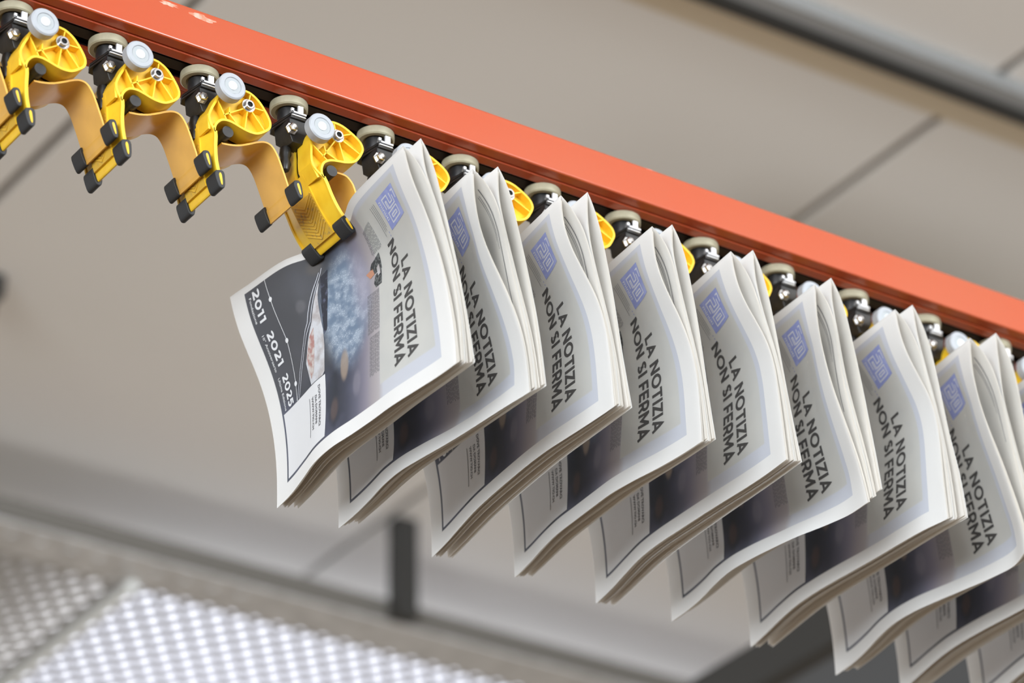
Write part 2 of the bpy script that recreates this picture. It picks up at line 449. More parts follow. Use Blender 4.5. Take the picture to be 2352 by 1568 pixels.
# ------------------------------------------------------------------ the red rail and the chain in it
RX0, RX1 = -1.2, 3.0
rl = empty('conveyor_rail', (0.6, 0.0235, 0.042))
tag(rl, 'red lacquered overhead conveyor rail running down to the right', 'rail')
def rail_prof(name, pts, material, bev=0.003):
    bm = bmesh.new(); n = len(pts)
    A = [bm.verts.new((RX0 - 0.6, y, z)) for y, z in pts]; B = [bm.verts.new((RX1 - 0.6, y, z)) for y, z in pts]
    bm.faces.new(A); bm.faces.new(B[::-1])
    for i in range(n): bm.faces.new((A[i], A[(i + 1) % n], B[(i + 1) % n], B[i]))
    o = obj(name, bm, material, rl)
    if bev: bevel(o, bev, 3)
    return o
# local coordinates: y from the rail's middle, z from the underside
rail_prof('outer_channel', [(-.0435, 0), (-.029, 0), (-.029, .004), (-.0395, .004), (-.0395, .0395), (.0395, .0395), (.0395, .004), (.029, .004), (.029, 0), (.0435, 0), (.0435, .0430), (-.0435, .0430)], M_RED)
rail_prof('guide_strip', [(-.0283, -.0012), (-.0160, -.0012), (-.0160, .0035), (-.0283, .0035)], M_RED, .0008)
rail_prof('guide_strip', [(.0160, -.0012), (.0283, -.0012), (.0283, .0035), (.0160, .0035)], M_RED, .0008)
rail_prof('inner_liner', [(-.0385, .005), (-.018, .005), (-.018, .0065), (-.037, .0065), (-.037, .037), (.037, .037), (.037, .0065), (.018, .0065), (.018, .005), (.0385, .005), (.0385, .039), (-.0385, .039)], M_INR, 0)
# scuffs where the lacquer is worn at the top edge
def scuff(cx, cz, w, h, seed):
    rnd = random.Random(seed); bm = bmesh.new(); pts = []
    for k in range(18):
        a = 2 * math.pi * k / 18; q = rnd.uniform(.55, 1.1)
        pts.append((cx + w * q * math.cos(a) - 0.6, cz + h * q * math.sin(a) - 0.042))
    prism(bm, pts, -.0437, -.0434)
    o = obj('paint_scuff', bm, M_SCR, rl); o['label'] = 'worn pale scuff in the red lacquer'
scuff(0.150, 0.0795, 0.011, 0.0028, 1); scuff(0.186, 0.0775, 0.016, 0.0036, 2); scuff(0.115, 0.081, 0.009, 0.0025, 5); scuff(0.716, 0.0835, 0.006, 0.0006, 3)

ch = empty('drive_chain', (0.6, 0.0235, 0.052))
tag(ch, 'black drive chain running inside the red rail', 'chain')
bm = bmesh.new()
for k in range(-4, 20):
    x = k * 0.1 - 0.6
    bar(bm, (x + .004, 0, 0), (x + .106, 0, 0), .014, .012); lathe(bm, [(0, -.008), (.009, -.008), (.009, .008), (0, .008)], (x + .0065, -.004, 0), 'Z', 14)
obj('chain_links', bm, M_INR, ch)

# ------------------------------------------------------------------ grippers (millimetres, origin on the pivot at the near face)
LOBE = [(-3.7, 16.9), (3, 15.6), (11.6, 10.3), (19, 1.7), (23.8, -6), (25.7, -11.9), (24.6, -18.3), (19, -24), (11.2, -29.1), (3.3, -30.3), (-4.7, -29.3),
        (-13.6, -26.9), (-20.6, -25.6), (-27.6, -26.8), (-32.2, -31), (-34.6, -36), (-35.6, -41.8), (-40.3, -36.2), (-43.2, -29.8), (-43.5, -23.5), (-41.2, -16.2),
        (-37.2, -7.3), (-33.5, 1.5), (-25, 10.5), (-14, 16)]
MM = 0.001

def lobe_mesh(y0, depth, ribs):
    bm = bmesh.new()
    pts = catmull(LOBE + [LOBE[0]], 3)[:-1]
    n = len(pts); inn = inset(pts, 2.5)
    fl = y0 + 9.0; y1 = y0 + depth
    A = [bm.verts.new((x, y0, z)) for x, z in pts]; I = [bm.verts.new((x, y0, z)) for x, z in inn]
    IF = [bm.verts.new((x, fl, z)) for x, z in inn]; B = [bm.verts.new((x, y1, z)) for x, z in pts]
    for i in range(n):
        j = (i + 1) % n
        bm.faces.new((A[i], A[j], I[j], I[i])); bm.faces.new((I[i], I[j], IF[j], IF[i])); bm.faces.new((A[i], B[i], B[j], A[j]))
    bm.faces.new(IF); bm.faces.new(B)
    bmesh.ops.recalc_face_normals(bm, faces=bm.faces)
    if ribs:
        for p, q in (((0, 0), (2.2, 14.6)), ((0, 0), (19.0, 0.5)), ((0, 0), (18.6, -21.8)), ((0, 0), (-3.2, -28.8)), ((-4, -4), (-26.5, -19.3)),
                     ((-20.5, -15.5), (-9.0, -27.3)), ((-20.3, -8), (-20.5, -16)), ((-33.8, -4), (-22.2, -25.4))):
            bar(bm, (p[0], y0 + 4.9, p[1]), (q[0], y0 + 4.9, q[1]), 8.6, 1.5, up=(-(q[1] - p[1]), 0, q[0] - p[0]))
        lathe(bm, [(4.5, y0 + 9), (4.5, y0 + 1), (7.2, y0 + 1), (7.2, y0 + 9)], (0, 0, 0), 'Y', 28)
    return bm

def rot_bm(bm, deg):
    """turn a mesh about the pivot axis (y), counter-clockwise as seen from the near face"""
    if deg: bmesh.ops.rotate(bm, cent=(0, 0, 0), matrix=Matrix.Rotation(math.radians(-deg), 3, 'Y'), verts=bm.verts)
    return bm

def teardrop(c, d, L, W):
    """closed outline, long axis along d, blunt at the far end"""
    d = Vector(d).normalized(); s = Vector((-d.y, d.x)); out = []
    for k in range(20):
        a = 2 * math.pi * k / 20
        u = math.cos(a); v = math.sin(a)
        u = math.copysign(abs(u) ** .62, u); v = math.copysign(abs(v) ** .62, v)
        w = W * .5 * v * (1.0 - .28 * u)
        p = Vector(c) + d * (L * .5 * u) + s * w
        out.append((p.x, p.y))
    return out

def make_gripper(closed):
    DEG = 25 if closed else 0
    root = empty('newspaper_gripper', (0, 0, 0))
    def part(name, bm, m, parent=None, bev=0, turn=True, sm=30):
        if turn: rot_bm(bm, DEG)
        o = obj(name, bm, m, parent or root, scale=MM)
        if bev: bevel(o, bev * MM, 2)
        if sm: auto_smooth(o, sm)
        return o
    # cam body: near lobe with pockets and ribs, far lobe, black spacer between
    part('cam_body', lobe_mesh(0, 24, True), M_YEL, bev=.45)
    bm = lobe_mesh(30, 45, False); part('cam_body', bm, M_YEL)
    bm = bmesh.new(); prism(bm, inset(LOBE, 3.5), 24.05, 29.95); part('spacer', bm, M_BLK)
    bm = bmesh.new(); box(bm, 8, 13.5, 8, 15, 12.0, 16.5); box(bm, 17, 21.5, 8, 15, 2.5, 7); part('retaining_clip', bm, M_BRT, turn=True, bev=.5)
    # pivot bush
    bm = bmesh.new(); lathe(bm, [(2.9, 8), (2.9, -3.2), (4.6, -3.2), (5.2, -2.6), (5.2, -.2), (7.0, -.2), (7.0, .9), (5.2, .9)], (0, 0, 0), 'Y', 24)
    bs = part('pivot_bush', bm, M_STL)
    bm = bmesh.new(); lathe(bm, [(0, -1.6), (2.9, -1.6), (2.9, 6), (0, 6)], (0, 0, 0), 'Y', 20); part('bore', bm, M_HOL, bs)
    # follower wheel
    c = (-25.5, 0, 6.2)
    bm = bmesh.new()
    lathe(bm, [(6.4, -13.4), (8.9, -13.4), (9.3, -14.3), (13.2, -14.3), (14.5, -13.0), (14.5, -4.4), (13.6, -3.4), (4, -3.4)], c, 'Y', 48)
    w = part('follower_wheel', bm, M_WHL)
    bm = bmesh.new(); lathe(bm, [(4.6, -12.8), (4.6, -13.6), (8.7, -13.6), (8.7, -12.8)], c, 'Y', 40); part('bearing_shield', bm, M_SHD, w)
    bm = bmesh.new(); lathe(bm, [(0, -15.0), (3.9, -15.0), (4.9, -14.2), (4.9, -4), (3.5, -4), (3.5, 2), (0, 2)], c, 'Y', 32); part('axle_cap', bm, M_WHC, w)
    # pivot shaft under the lobe
    bm = bmesh.new(); lathe(bm, [(0, 5), (6.0, 5), (6.0, 70), (0, 70)], (-19, 0, -33.5), 'Y', 20); part('shaft', bm, M_BLK)
    # arm, the front jaw
    bm = bmesh.new()
    strip = catmull([(-35.3, -40.5), (-34.6, -47), (-34.6, -60), (-33.2, -74), (-29.8, -88)], 3)
    plate = catmull([(-42.5, -28), (-40.4, -46), (-39.0, -61), (-36.4, -76), (-31.6, -91)], 3)
    sheet(bm, strip, 3.6, 0.0, 2.4); sheet(bm, strip, 3.6, 72.6, 75.0)
    sheet(bm, plate, 3.0, 19.0, 56.0)
    for ya, yb in ((1.5, 19.0), (73.5, 56.0)):
        rows = [[(s[0] - .6, ya, s[1]), ((s[0] + p[0]) / 2 - .3, (ya + yb) / 2, (s[1] + p[1]) / 2), (p[0], yb, p[1])] for s, p in zip(strip, plate)]
        gridsolid(bm, rows, (1.3, 0, 0.2))
    # gusset walls from the lobe down to the plate
    sheet(bm, [(-43.0, -24), (-42.4, -30), (-41.4, -40)], 2.4, 1.0, 23.5)
    sheet(bm, [(-43.0, -24), (-42.4, -30), (-41.4, -40)], 2.4, 30.5, 74.0)
    AC = (-28.2, -92.5); AD = (.22, -1)
    prism(bm, teardrop(AC, AD, 12.5, 4.8), 17.5, 57.5)
    prism(bm, teardrop(AC, AD, 12.0, 2.6), -0.9, 75.9)
    arm = part('arm', bm, M_YEL)
    # worn gripping face with chevron ribs
    bm = bmesh.new()
    face = [(-41.7, -47), (-40.4, -61), (-37.8, -76), (-33.2, -91.5)]
    sheet(bm, face, .9, 20.0, 55.0)
    for k in range(10):
        z = -51.5 - 3.6 * k
        x = float(np.interp(-z, [47, 61, 76, 91.5], [-41.7, -40.4, -37.8, -33.2])) - .55
        for ya in (21.0, 54.0):
            x2 = float(np.interp(-(z + 5), [47, 61, 76, 91.5], [-41.7, -40.4, -37.8, -33.2])) - .55
            x1 = float(np.interp(-(z - 5), [47, 61, 76, 91.5], [-41.7, -40.4, -37.8, -33.2])) - .55
            bar(bm, (x1, 37.5, z - 5), (x2, ya, z + 5), 1.5, 1.1, up=(1, 0, 0))
    part('gripping_face', bm, M_PAD, arm)
    for ya, yb in ((-0.5, 18.0), (57.0, 75.5)):
        bm = bmesh.new(); prism(bm, teardrop(AC, AD, 19.5, 9.6), ya, yb); part('rubber_cap', bm, M_RUB, arm, bev=.8, sm=50)
    for ya in (-1.0, 75.6):
        bm = bmesh.new(); prism(bm, teardrop(AC, AD, 13.0, 1.9), ya, ya + .45); part('core_end', bm, M_YEL, arm)
    # tongue, the rear jaw
    if closed:
        tp = [(-14, -36), (-4, -33.5), (6, -31.5), (13, -31), (20, -32), (26, -37.5), (29.8, -46), (33.0, -58), (36.0, -72), (37.4, -88), (37.6, -98)]
    else:
        tp = [(-20, -41.5), (-10, -40), (0, -37), (10, -32), (19, -27), (27.5, -24), (34.8, -25.6), (41.0, -33.5), (46.6, -46), (52.4, -60.5), (57.4, -74.5), (60.2, -84.0)]
    tp = catmull(tp, 4)
    bm = bmesh.new(); sheet(bm, tp, 1.9, 15.0, 60.0)
    e = Vector(tp[-1]); dirv = (Vector(tp[-1]) - Vector(tp[-8])).normalized(); cc = e - dirv * 9.0
    prism(bm, teardrop(cc, dirv, 12.0, 2.4), -.9, 75.9)
    tg = part('tongue', bm, M_TON, turn=False)
    for ya, yb in ((-0.5, 18.0), (57.0, 75.5)):
        bm = bmesh.new(); prism(bm, teardrop(cc, dirv, 19.5, 7.6), ya, yb); part('rubber_cap', bm, M_RUB, tg, bev=.8, turn=False, sm=50)
    for ya in (-1.0, 75.6):
        bm = bmesh.new(); prism(bm, teardrop(cc, dirv, 12.5, 1.7), ya, ya + .45); part('core_end', bm, M_YEL, tg, turn=False)
    # carriage
    bm = bmesh.new()
    hexp = [(-45.5, 12.5), (-30, 12.5), (-22, 17), (-22, 44), (-34, 53), (-47, 51), (-50, 43)]
    for z0, z1, k in ((13.2, 15.6, 1.0), (16.4, 19.0, 1.0)):
        A = [bm.verts.new((x, y, z0)) for x, y in hexp]; B = [bm.verts.new((x, y, z1)) for x, y in hexp]
        bm.faces.new(A); bm.faces.new(B[::-1])
        for i in range(len(hexp)): bm.faces.new((A[i], A[(i + 1) % len(hexp)], B[(i + 1) % len(hexp)], B[i]))
    v = []
    for z, sc in ((13.3, .93), (-4, .86), (-13, .55)):
        ring = [bm.verts.new((-36 + (x + 36) * sc, 14.5 + (y - 14.5) * sc, z)) for x, y in ((-47, 14.5), (-24, 14.5), (-24, 46), (-47, 46))]
        if v:
            for i in range(4): bm.faces.new((v[-1][i], v[-1][(i + 1) % 4], ring[(i + 1) % 4], ring[i]))
        v.append(ring)
    bm.faces.new(v[0]); bm.faces.new(v[-1])
    bar(bm, (-36, 28, 2), (-4, 30, -2), 5.6, 10)
    lathe(bm, [(0, -12), (5.5, -12), (6.2, -20), (4.6, -25), (6, -31), (4, -38), (0, -40)], (-41, 30, 0), 'Z', 12)
    lathe(bm, [(0, -20), (4.5, -24), (5.5, -36), (3.5, -46), (5, -52), (0, -57)], (-46, 38, 0), 'Z', 10)
    lathe(bm, [(0, 18.9), (10, 18.9), (11, 24), (10.5, 32.6), (0, 32.6)], (-38, 31, 0), 'Z', 28)
    lathe(bm, [(0, 40), (5, 40), (5, 50), (0, 50)], (-38, 31, 0), 'Z', 16)
    cb = part('carriage_block', bm, M_BLK, bev=.5, turn=False)
    bm = bmesh.new(); lathe(bm, [(0, 32.5), (11.0, 32.5), (12.0, 32.0), (13.2, 30.8), (17.4, 30.8), (18.8, 32.0), (19.0, 36), (18.8, 39.4), (17.6, 40.4), (0, 40.4)], (-37.5, 31, 0), 'Z', 48)
    part('guide_roller', bm, M_ROL, turn=False)
    bm = bmesh.new(); lathe(bm, [(0, 6.4), (2.2, 6.4), (2.2, 7.0), (3.9, 7.4), (4.6, 8.4), (4.6, 12.6), (6.6, 12.6), (6.6, 13.8), (0, 13.8)], (-44.5, 0, 0), 'Y', 6)
    part('hex_bolt', bm, M_STL, cb, turn=False, sm=20)
    bm = bmesh.new()
    box(bm, -45.6, -28.5, 11.6, 15.0, 19.0, 21.0); box(bm, -38.0, -32.0, 11.6, 14.0, 21.0, 28.5); box(bm, -45.6, -42.5, 11.6, 14, 19, 24)
    box(bm, -44.8, -29.5, 11.2, 13.6, 15.7, 16.9)
    part('steel_clip', bm, M_BRT, cb, bev=.3, turn=False)
    return root

def copy_tree(o, parent=None):
    c = o.copy(); COL.objects.link(c)
    if parent: c.parent = parent
    for k in [x for x in KIDS.get(o, [])]: copy_tree(k, c)
    return c
KIDS = {}
def note_kids(o):
    KIDS[o] = list(o.children)
    for k in KIDS[o]: note_kids(k)

BUSH_X, BUSH_Y, BUSH_Z = 0.0445, -0.013, 0.0006
g_open = make_gripper(False); bpy.context.view_layer.update(); note_kids(g_open)
g_shut = make_gripper(True); bpy.context.view_layer.update(); note_kids(g_shut)
ORD = ['first', 'second', 'third', 'fourth', 'fifth', 'sixth', 'seventh', 'eighth', 'ninth', 'tenth']
OPEN_LAB = {-1: 'open yellow gripper cut off by the left edge, only its rear tongue showing',
            0: 'open empty yellow gripper in the upper left corner of the picture',
            1: 'open empty yellow gripper, second grey wheel from the left',
            2: 'open empty yellow gripper just left of the one holding the front newspaper'}
first_open = first_shut = True
for n in range(-1, 13):
    if n < 3:
        g = g_open if first_open else copy_tree(g_open); first_open = False
        tag(g, OPEN_LAB[n], 'gripper', 'open grippers on the red rail')
    else:
        g = g_shut if first_shut else copy_tree(g_shut); first_shut = False
        k = n - 3
        lab = 'yellow gripper seen whole, its chevron jaw clamped on the front newspaper' if k == 0 else \
              'yellow gripper holding the %s newspaper from the left, mostly hidden by the newspaper before it' % ORD[k]
        tag(g, lab, 'gripper', 'closed grippers on the red rail')
    g.location = (0.1 * n + BUSH_X, BUSH_Y, BUSH_Z)

# ------------------------------------------------------------------ newspapers
YH, YF = -0.1389, 0.1761              # head and foot of the page across the rail
H_, W_ = 0.315, 0.235
SPINE = np.array([0,34,57,78,100,79,55,44,30,15,0]) * 1e-4
FOOT = np.array([(-58.4,220.3),(-53.3,201.8),(-46.8,183.8),(-38.5,166.4),(-29.7,149.3),(-21.6,131.9),(-14.8,113.9),(-9.5,95.5),(-5.5,76.7),(-2.7,57.6),(-1.0,38.5),(-0.2,19.3),(0,0)]) * 1e-3
TAB = [
    dict(fc=(3932,-3107),fore=[0,-29,-91,-157,-171,-136,-111,-95,-58,-19,0],
         F=[(3403,-802),(3444,-985),(3506,-1161),(3586,-1331),(3664,-1502),(3732,-1677),(3792,-1855),(3842,-2036),(3885,-2220),(3920,-2404),(3948,-2590),(3968,-2777),(3980,-2965)],
         M=[(3414,-782),(3548,-916),(3655,-1071),(3735,-1244),(3794,-1427),(3845,-1611),(3898,-1796),(3949,-1981),(3991,-2168),(4022,-2357),(4044,-2547),(4057,-2738),(4066,-2930)],
         R=[(3590,-650),(3687,-814),(3754,-994),(3803,-1182),(3852,-1371),(3899,-1560),(3944,-1749),(3987,-1939),(4027,-2130),(4065,-2321),(4100,-2512),(4132,-2704),(4162,-2897)],
         S=[(3590,-650),(3606,-843),(3645,-1030),(3712,-1211),(3780,-1394),(3837,-1582),(3890,-1771),(3941,-1960),(3984,-2151),(4017,-2344),(4041,-2539),(4056,-2734),(4066,-2930)]),
    dict(fc=(4635,-3138),fore=[0,-23,-67,-124,-150,-125,-88,-61,-43,-24,0],
         F=[(4181,-793),(4185,-990),(4202,-1185),(4239,-1377),(4299,-1562),(4381,-1740),(4474,-1913),(4563,-2088),(4643,-2267),(4706,-2452),(4747,-2643),(4770,-2837),(4784,-3033)],
         M=[(4181,-793),(4333,-906),(4441,-1059),(4503,-1243),(4548,-1435),(4592,-1627),(4636,-1819),(4683,-2010),(4731,-2201),(4774,-2393),(4807,-2587),(4831,-2783),(4850,-2979)],
         R=[(4462,-670),(4555,-834),(4617,-1014),(4661,-1202),(4703,-1390),(4744,-1579),(4782,-1768),(4820,-1957),(4857,-2147),(4887,-2337),(4912,-2529),(4934,-2721),(4954,-2913)],
         S=[(4462,-670),(4454,-865),(4468,-1059),(4505,-1251),(4549,-1442),(4593,-1633),(4638,-1824),(4685,-2014),(4731,-2205),(4772,-2396),(4805,-2589),(4830,-2784),(4850,-2979)]),
    dict(fc=(5724,-3173),fore=[0,-28,-73,-112,-130,-135,-134,-116,-73,-31,0],
         F=[(5195,-754),(5198,-941),(5230,-1125),(5297,-1299),(5389,-1463),(5489,-1624),(5579,-1789),(5644,-1966),(5685,-2150),(5710,-2337),(5726,-2525),(5738,-2714),(5750,-2903)],
         M=[(5195,-754),(5332,-881),(5438,-1031),(5505,-1205),(5550,-1388),(5591,-1573),(5634,-1757),(5677,-1942),(5717,-2127),(5750,-2313),(5774,-2501),(5790,-2689),(5802,-2878)],
         R=[(5504,-609),(5579,-784),(5633,-967),(5672,-1154),(5705,-1343),(5737,-1532),(5765,-1721),(5791,-1911),(5817,-2101),(5843,-2291),(5872,-2480),(5902,-2669),(5934,-2858)],
         S=[(5504,-609),(5489,-799),(5493,-990),(5513,-1180),(5546,-1368),(5587,-1555),(5630,-1742),(5673,-1929),(5713,-2117),(5747,-2306),(5772,-2496),(5789,-2687),(5802,-2878)]),
    dict(fc=(6718,-3139),fore=[0,-40,-100,-145,-154,-159,-159,-119,-59,-18,0],
         F=[(6275,-750),(6276,-944),(6302,-1135),(6362,-1319),(6447,-1493),(6540,-1664),(6624,-1840),(6687,-2022),(6726,-2212),(6747,-2405),(6757,-2600),(6763,-2795),(6765,-2989)],
         M=[(6275,-750),(6410,-874),(6498,-1037),(6545,-1226),(6582,-1418),(6621,-1609),(6666,-1800),(6711,-1990),(6751,-2182),(6781,-2375),(6803,-2570),(6821,-2764),(6840,-2959)],
         R=[(6511,-648),(6600,-816),(6658,-999),(6693,-1189),(6723,-1381),(6751,-1573),(6775,-1765),(6798,-1958),(6819,-2150),(6840,-2343),(6863,-2536),(6887,-2728),(6913,-2920)],
         S=[(6511,-648),(6496,-840),(6511,-1033),(6545,-1225),(6582,-1417),(6623,-1609),(6666,-1800),(6710,-1990),(6748,-2182),(6779,-2375),(6802,-2570),(6821,-2764),(6840,-2959)]),
    dict(fc=(7719,-3178),fore=[0,-32,-88,-138,-147,-123,-96,-64,-27,-3,0],
         F=[(7233,-727),(7253,-917),(7299,-1100),(7380,-1272),(7486,-1430),(7589,-1590),(7662,-1763),(7701,-1948),(7722,-2139),(7739,-2330),(7753,-2521),(7766,-2712),(7779,-2903)],
         M=[(7233,-727),(7374,-850),(7476,-1006),(7542,-1186),(7598,-1370),(7657,-1554),(7711,-1739),(7752,-1928),(7786,-2118),(7817,-2309),(7840,-2500),(7860,-2692),(7878,-2885)],
         R=[(7504,-621),(7583,-794),(7638,-977),(7677,-1165),(7708,-1355),(7737,-1545),(7765,-1735),(7794,-1925),(7822,-2115),(7852,-2305),(7884,-2495),(7919,-2684),(7954,-2873)],
         S=[(7504,-621),(7500,-812),(7517,-1002),(7554,-1190),(7602,-1376),(7657,-1560),(7709,-1745),(7751,-1933),(7786,-2122),(7815,-2312),(7839,-2502),(7859,-2693),(7878,-2885)]),
    dict(fc=(8677,-3144),fore=[0,-23,-79,-158,-209,-201,-167,-119,-40,14,0],
         F=[(8280,-778),(8271,-977),(8276,-1175),(8297,-1373),(8330,-1569),(8373,-1764),(8427,-1955),(8491,-2143),(8559,-2331),(8627,-2518),(8687,-2708),(8735,-2901),(8773,-3096)],
         M=[(8280,-778),(8412,-911),(8491,-1080),(8524,-1272),(8541,-1469),(8561,-1666),(8590,-1861),(8631,-2054),(8677,-2246),(8723,-2438),(8767,-2631),(8804,-2825),(8838,-3020)],
         R=[(8488,-631),(8579,-800),(8642,-981),(8683,-1171),(8717,-1362),(8750,-1553),(8781,-1745),(8811,-1937),(8839,-2129),(8868,-2321),(8897,-2513),(8924,-2705),(8948,-2898)],
         S=[(8488,-631),(8472,-828),(8487,-1028),(8515,-1228),(8537,-1429),(8560,-1630),(8589,-1831),(8628,-2029),(8673,-2227),(8719,-2424),(8763,-2622),(8802,-2820),(8838,-3020)]),
    dict(fc=(9701,-3186),fore=[0,-50,-113,-162,-173,-155,-125,-100,-83,-56,0],
         F=[(9313,-749),(9333,-943),(9382,-1132),(9464,-1309),(9567,-1476),(9666,-1643),(9730,-1825),(9757,-2018),(9764,-2215),(9766,-2412),(9769,-2609),(9777,-2806),(9789,-3002)],
         M=[(9313,-749),(9453,-875),(9555,-1036),(9620,-1221),(9666,-1414),(9707,-1607),(9749,-1801),(9785,-1995),(9812,-2192),(9832,-2389),(9847,-2586),(9858,-2784),(9866,-2982)],
         R=[(9542,-619),(9638,-790),(9709,-973),(9753,-1165),(9786,-1360),(9816,-1555),(9845,-1751),(9875,-1946),(9914,-2140),(9957,-2332),(9992,-2527),(10016,-2723),(10039,-2919)],
         S=[(9542,-619),(9551,-815),(9579,-1011),(9618,-1207),(9661,-1402),(9705,-1596),(9745,-1792),(9781,-1988),(9809,-2186),(9830,-2384),(9845,-2583),(9857,-2782),(9866,-2982)]),
    dict(fc=(10829,-3240),fore=[0,-13,-69,-146,-193,-172,-101,-17,61,99,0],
         F=[(10299,-783),(10283,-980),(10288,-1178),(10316,-1375),(10359,-1569),(10417,-1759),(10486,-1945),(10557,-2131),(10622,-2319),(10684,-2508),(10744,-2698),(10786,-2891),(10806,-3088)],
         M=[(10299,-783),(10454,-896),(10565,-1049),(10631,-1234),(10674,-1428),(10710,-1624),(10745,-1820),(10781,-2015),(10824,-2210),(10869,-2403),(10907,-2599),(10932,-2796),(10948,-2994)],
         R=[(10657,-611),(10772,-768),(10846,-947),(10884,-1142),(10909,-1339),(10930,-1538),(10952,-1736),(10974,-1934),(10995,-2132),(11014,-2330),(11032,-2528),(11050,-2727),(11067,-2926)],
         S=[(10657,-611),(10649,-810),(10656,-1008),(10662,-1204),(10674,-1400),(10705,-1599),(10741,-1798),(10779,-1997),(10821,-2195),(10865,-2393),(10902,-2592),(10929,-2793),(10948,-2994)]),
]
DEVX = np.array([-3, 7.5, 15, 17.5, 15.5, 11.5, 7.5, 4.2, 1.7, .3, 0, 0, 0]) * 1e-3
DEVZ = np.array([-4, 1, 4, 5.5, 5, 4, 3, 2, 1, .4, 0, 0, 0]) * 1e-3
EXTRA = np.array([(4, 0), (22, 12), (9, 1), (10, 0), (7, 1), (21.6, 14.8), (10, 5), (22.7, 13.4), (10, 5), (7, 1)]) * 1e-3
EXA_A = np.array([0, .3, .5, .62, .72, .85, .94, 1.0]); EXA_W = np.array([0, 0, .45, .9, 1.0, .7, .25, 0])
DEVA_A = np.array([0, .3, .42, .52, .62, .72, .82, .92, 1.0]); DEVA_W = np.array([0, 0, .5, .9, 1.0, .95, .6, .2, 0])
FAC = [1.0, .75, 1.0, 1.0, 1.0, .6, 1.0, .4, 1.0, 1.0]

def ip(a, t):
    a = np.asarray(a, float); n = len(a) - 1
    t = np.clip(t * n, 0, n - 1e-9); i = t.astype(int); f = t - i
    p0 = a[np.maximum(i - 1, 0)]; p1 = a[i]; p2 = a[i + 1]; p3 = a[np.minimum(i + 2, n)]
    f = f.reshape(f.shape + (1,) * (a.ndim - 1))
    return .5 * (2 * p1 + (p2 - p0) * f + (2 * p0 - 5 * p1 + 4 * p2 - p3) * f * f + (3 * p1 - p0 - 3 * p2 + p3) * f ** 3)
def sstep(x, a, b):
    t = np.clip((x - a) / (b - a), 0, 1); return t * t * (3 - 2 * t)

class Paper:
    """shape of one hanging newspaper; surfaces take a (0 foot .. 1 head) and b (0 spine .. 1 fore-edge)"""
    def __init__(s, k):
        if k < 8: d = TAB[k]; dx = 0.0; dz = 0
        elif k == 8: d = TAB[6]; dx = 0.2015; dz = -.003
        else: d = TAB[4]; dx = 0.5015; dz = -.006
        s.k = k
        s.hd = {n: np.array(d[n]) * 1e-4 + np.array([dx, dz]) for n in 'FMRS'}
        s.hd['M'][0] = s.hd['F'][0]; s.hd['S'][0] = s.hd['R'][0]
        s.foot = np.array(d['fc']) * 1e-4 + np.array([dx, dz]) + FOOT
        s.fore = np.array(d['fore']) * 1e-4
        s.fac = FAC[k]
        e0, e1 = EXTRA[k]
        s.ex = np.interp(np.linspace(0, 1, 13), [0, .12, .25, .5, .83, 1], [0, .6 * e0, e0, (e0 + e1) / 2, e1, 0])
        s.G = {n: s.hd[n] - s.hd['F'] for n in 'MRS'}
    def F(s, a, b):
        A = a[..., None]
        base = ip(s.foot, b) * (1 - A) + ip(s.hd['F'], b) * A
        w = np.interp(a, DEVA_A, DEVA_W) * s.fac
        y = YF + (YH - YF) * a
        push = .015 / (1 + ((y - .025) / .052) ** 6) * np.exp(-((b - .05) / .16) ** 2)
        x = base[..., 0] + ip(SPINE, a) * (1 - b) + ip(s.fore, a) * b + w * ip(DEVX, b) + push + np.interp(a, EXA_A, EXA_W) * ip(s.ex, b)
        z = base[..., 1] + w * ip(DEVZ, b) * .8
        return np.stack([x, y, z], -1)
    def h(s, a, b):
        y = YF + (YH - YF) * a
        cl = np.exp(-((y - .024) / .085) ** 2) * sstep(b, .62, .12)
        return (.85 + .15 * a) * (1 - .86 * cl)
    def surf(s, n, a, b):
        p = s.F(a, b)
        if n == 'F': return p
        g = ip(s.G[n], b); h = s.h(a, b)
        p[..., 0] += g[..., 0] * h; p[..., 2] += g[..., 1] * h
        wave = -ip(s.fore, a) * b ** 2
        if n == 'M': p[..., 0] += .12 * wave + .0006
        if n == 'S': p[..., 0] += .12 * wave + .0014
        if n == 'R': p[..., 0] += .55 * wave + .0020 + .006 * (1 - a) ** 3 * b ** 3
        return p
    def lerp(s, n1, n2, t, a, b, off):
        P = s.surf(n1, a, b); Q = s.surf(n2, a, b)
        w = (t * sstep(b, .25, 1.0))[..., None]
        r = P * (1 - w) + Q * w; r[..., 0] += off
        return r

def grid_to_bm(bm, P, uvl=None, uvs=None, mi=0, share=None):
    na, nb = P.shape[:2]
    V = [[None] * nb for _ in range(na)]
    for i in range(na):
        for j in range(nb):
            V[i][j] = share[i] if (share and j == 0) else bm.verts.new(P[i, j])
    for i in range(na - 1):
        for j in range(nb - 1):
            f = bm.faces.new((V[i][j], V[i][j + 1], V[i + 1][j + 1], V[i + 1][j])); f.material_index = mi; f.smooth = True
            if uvl is not None:
                for l, (ii, jj) in zip(f.loops, ((i, j), (i, j + 1), (i + 1, j + 1), (i + 1, j))): l[uvl].uv = uvs[ii, jj]
    return V

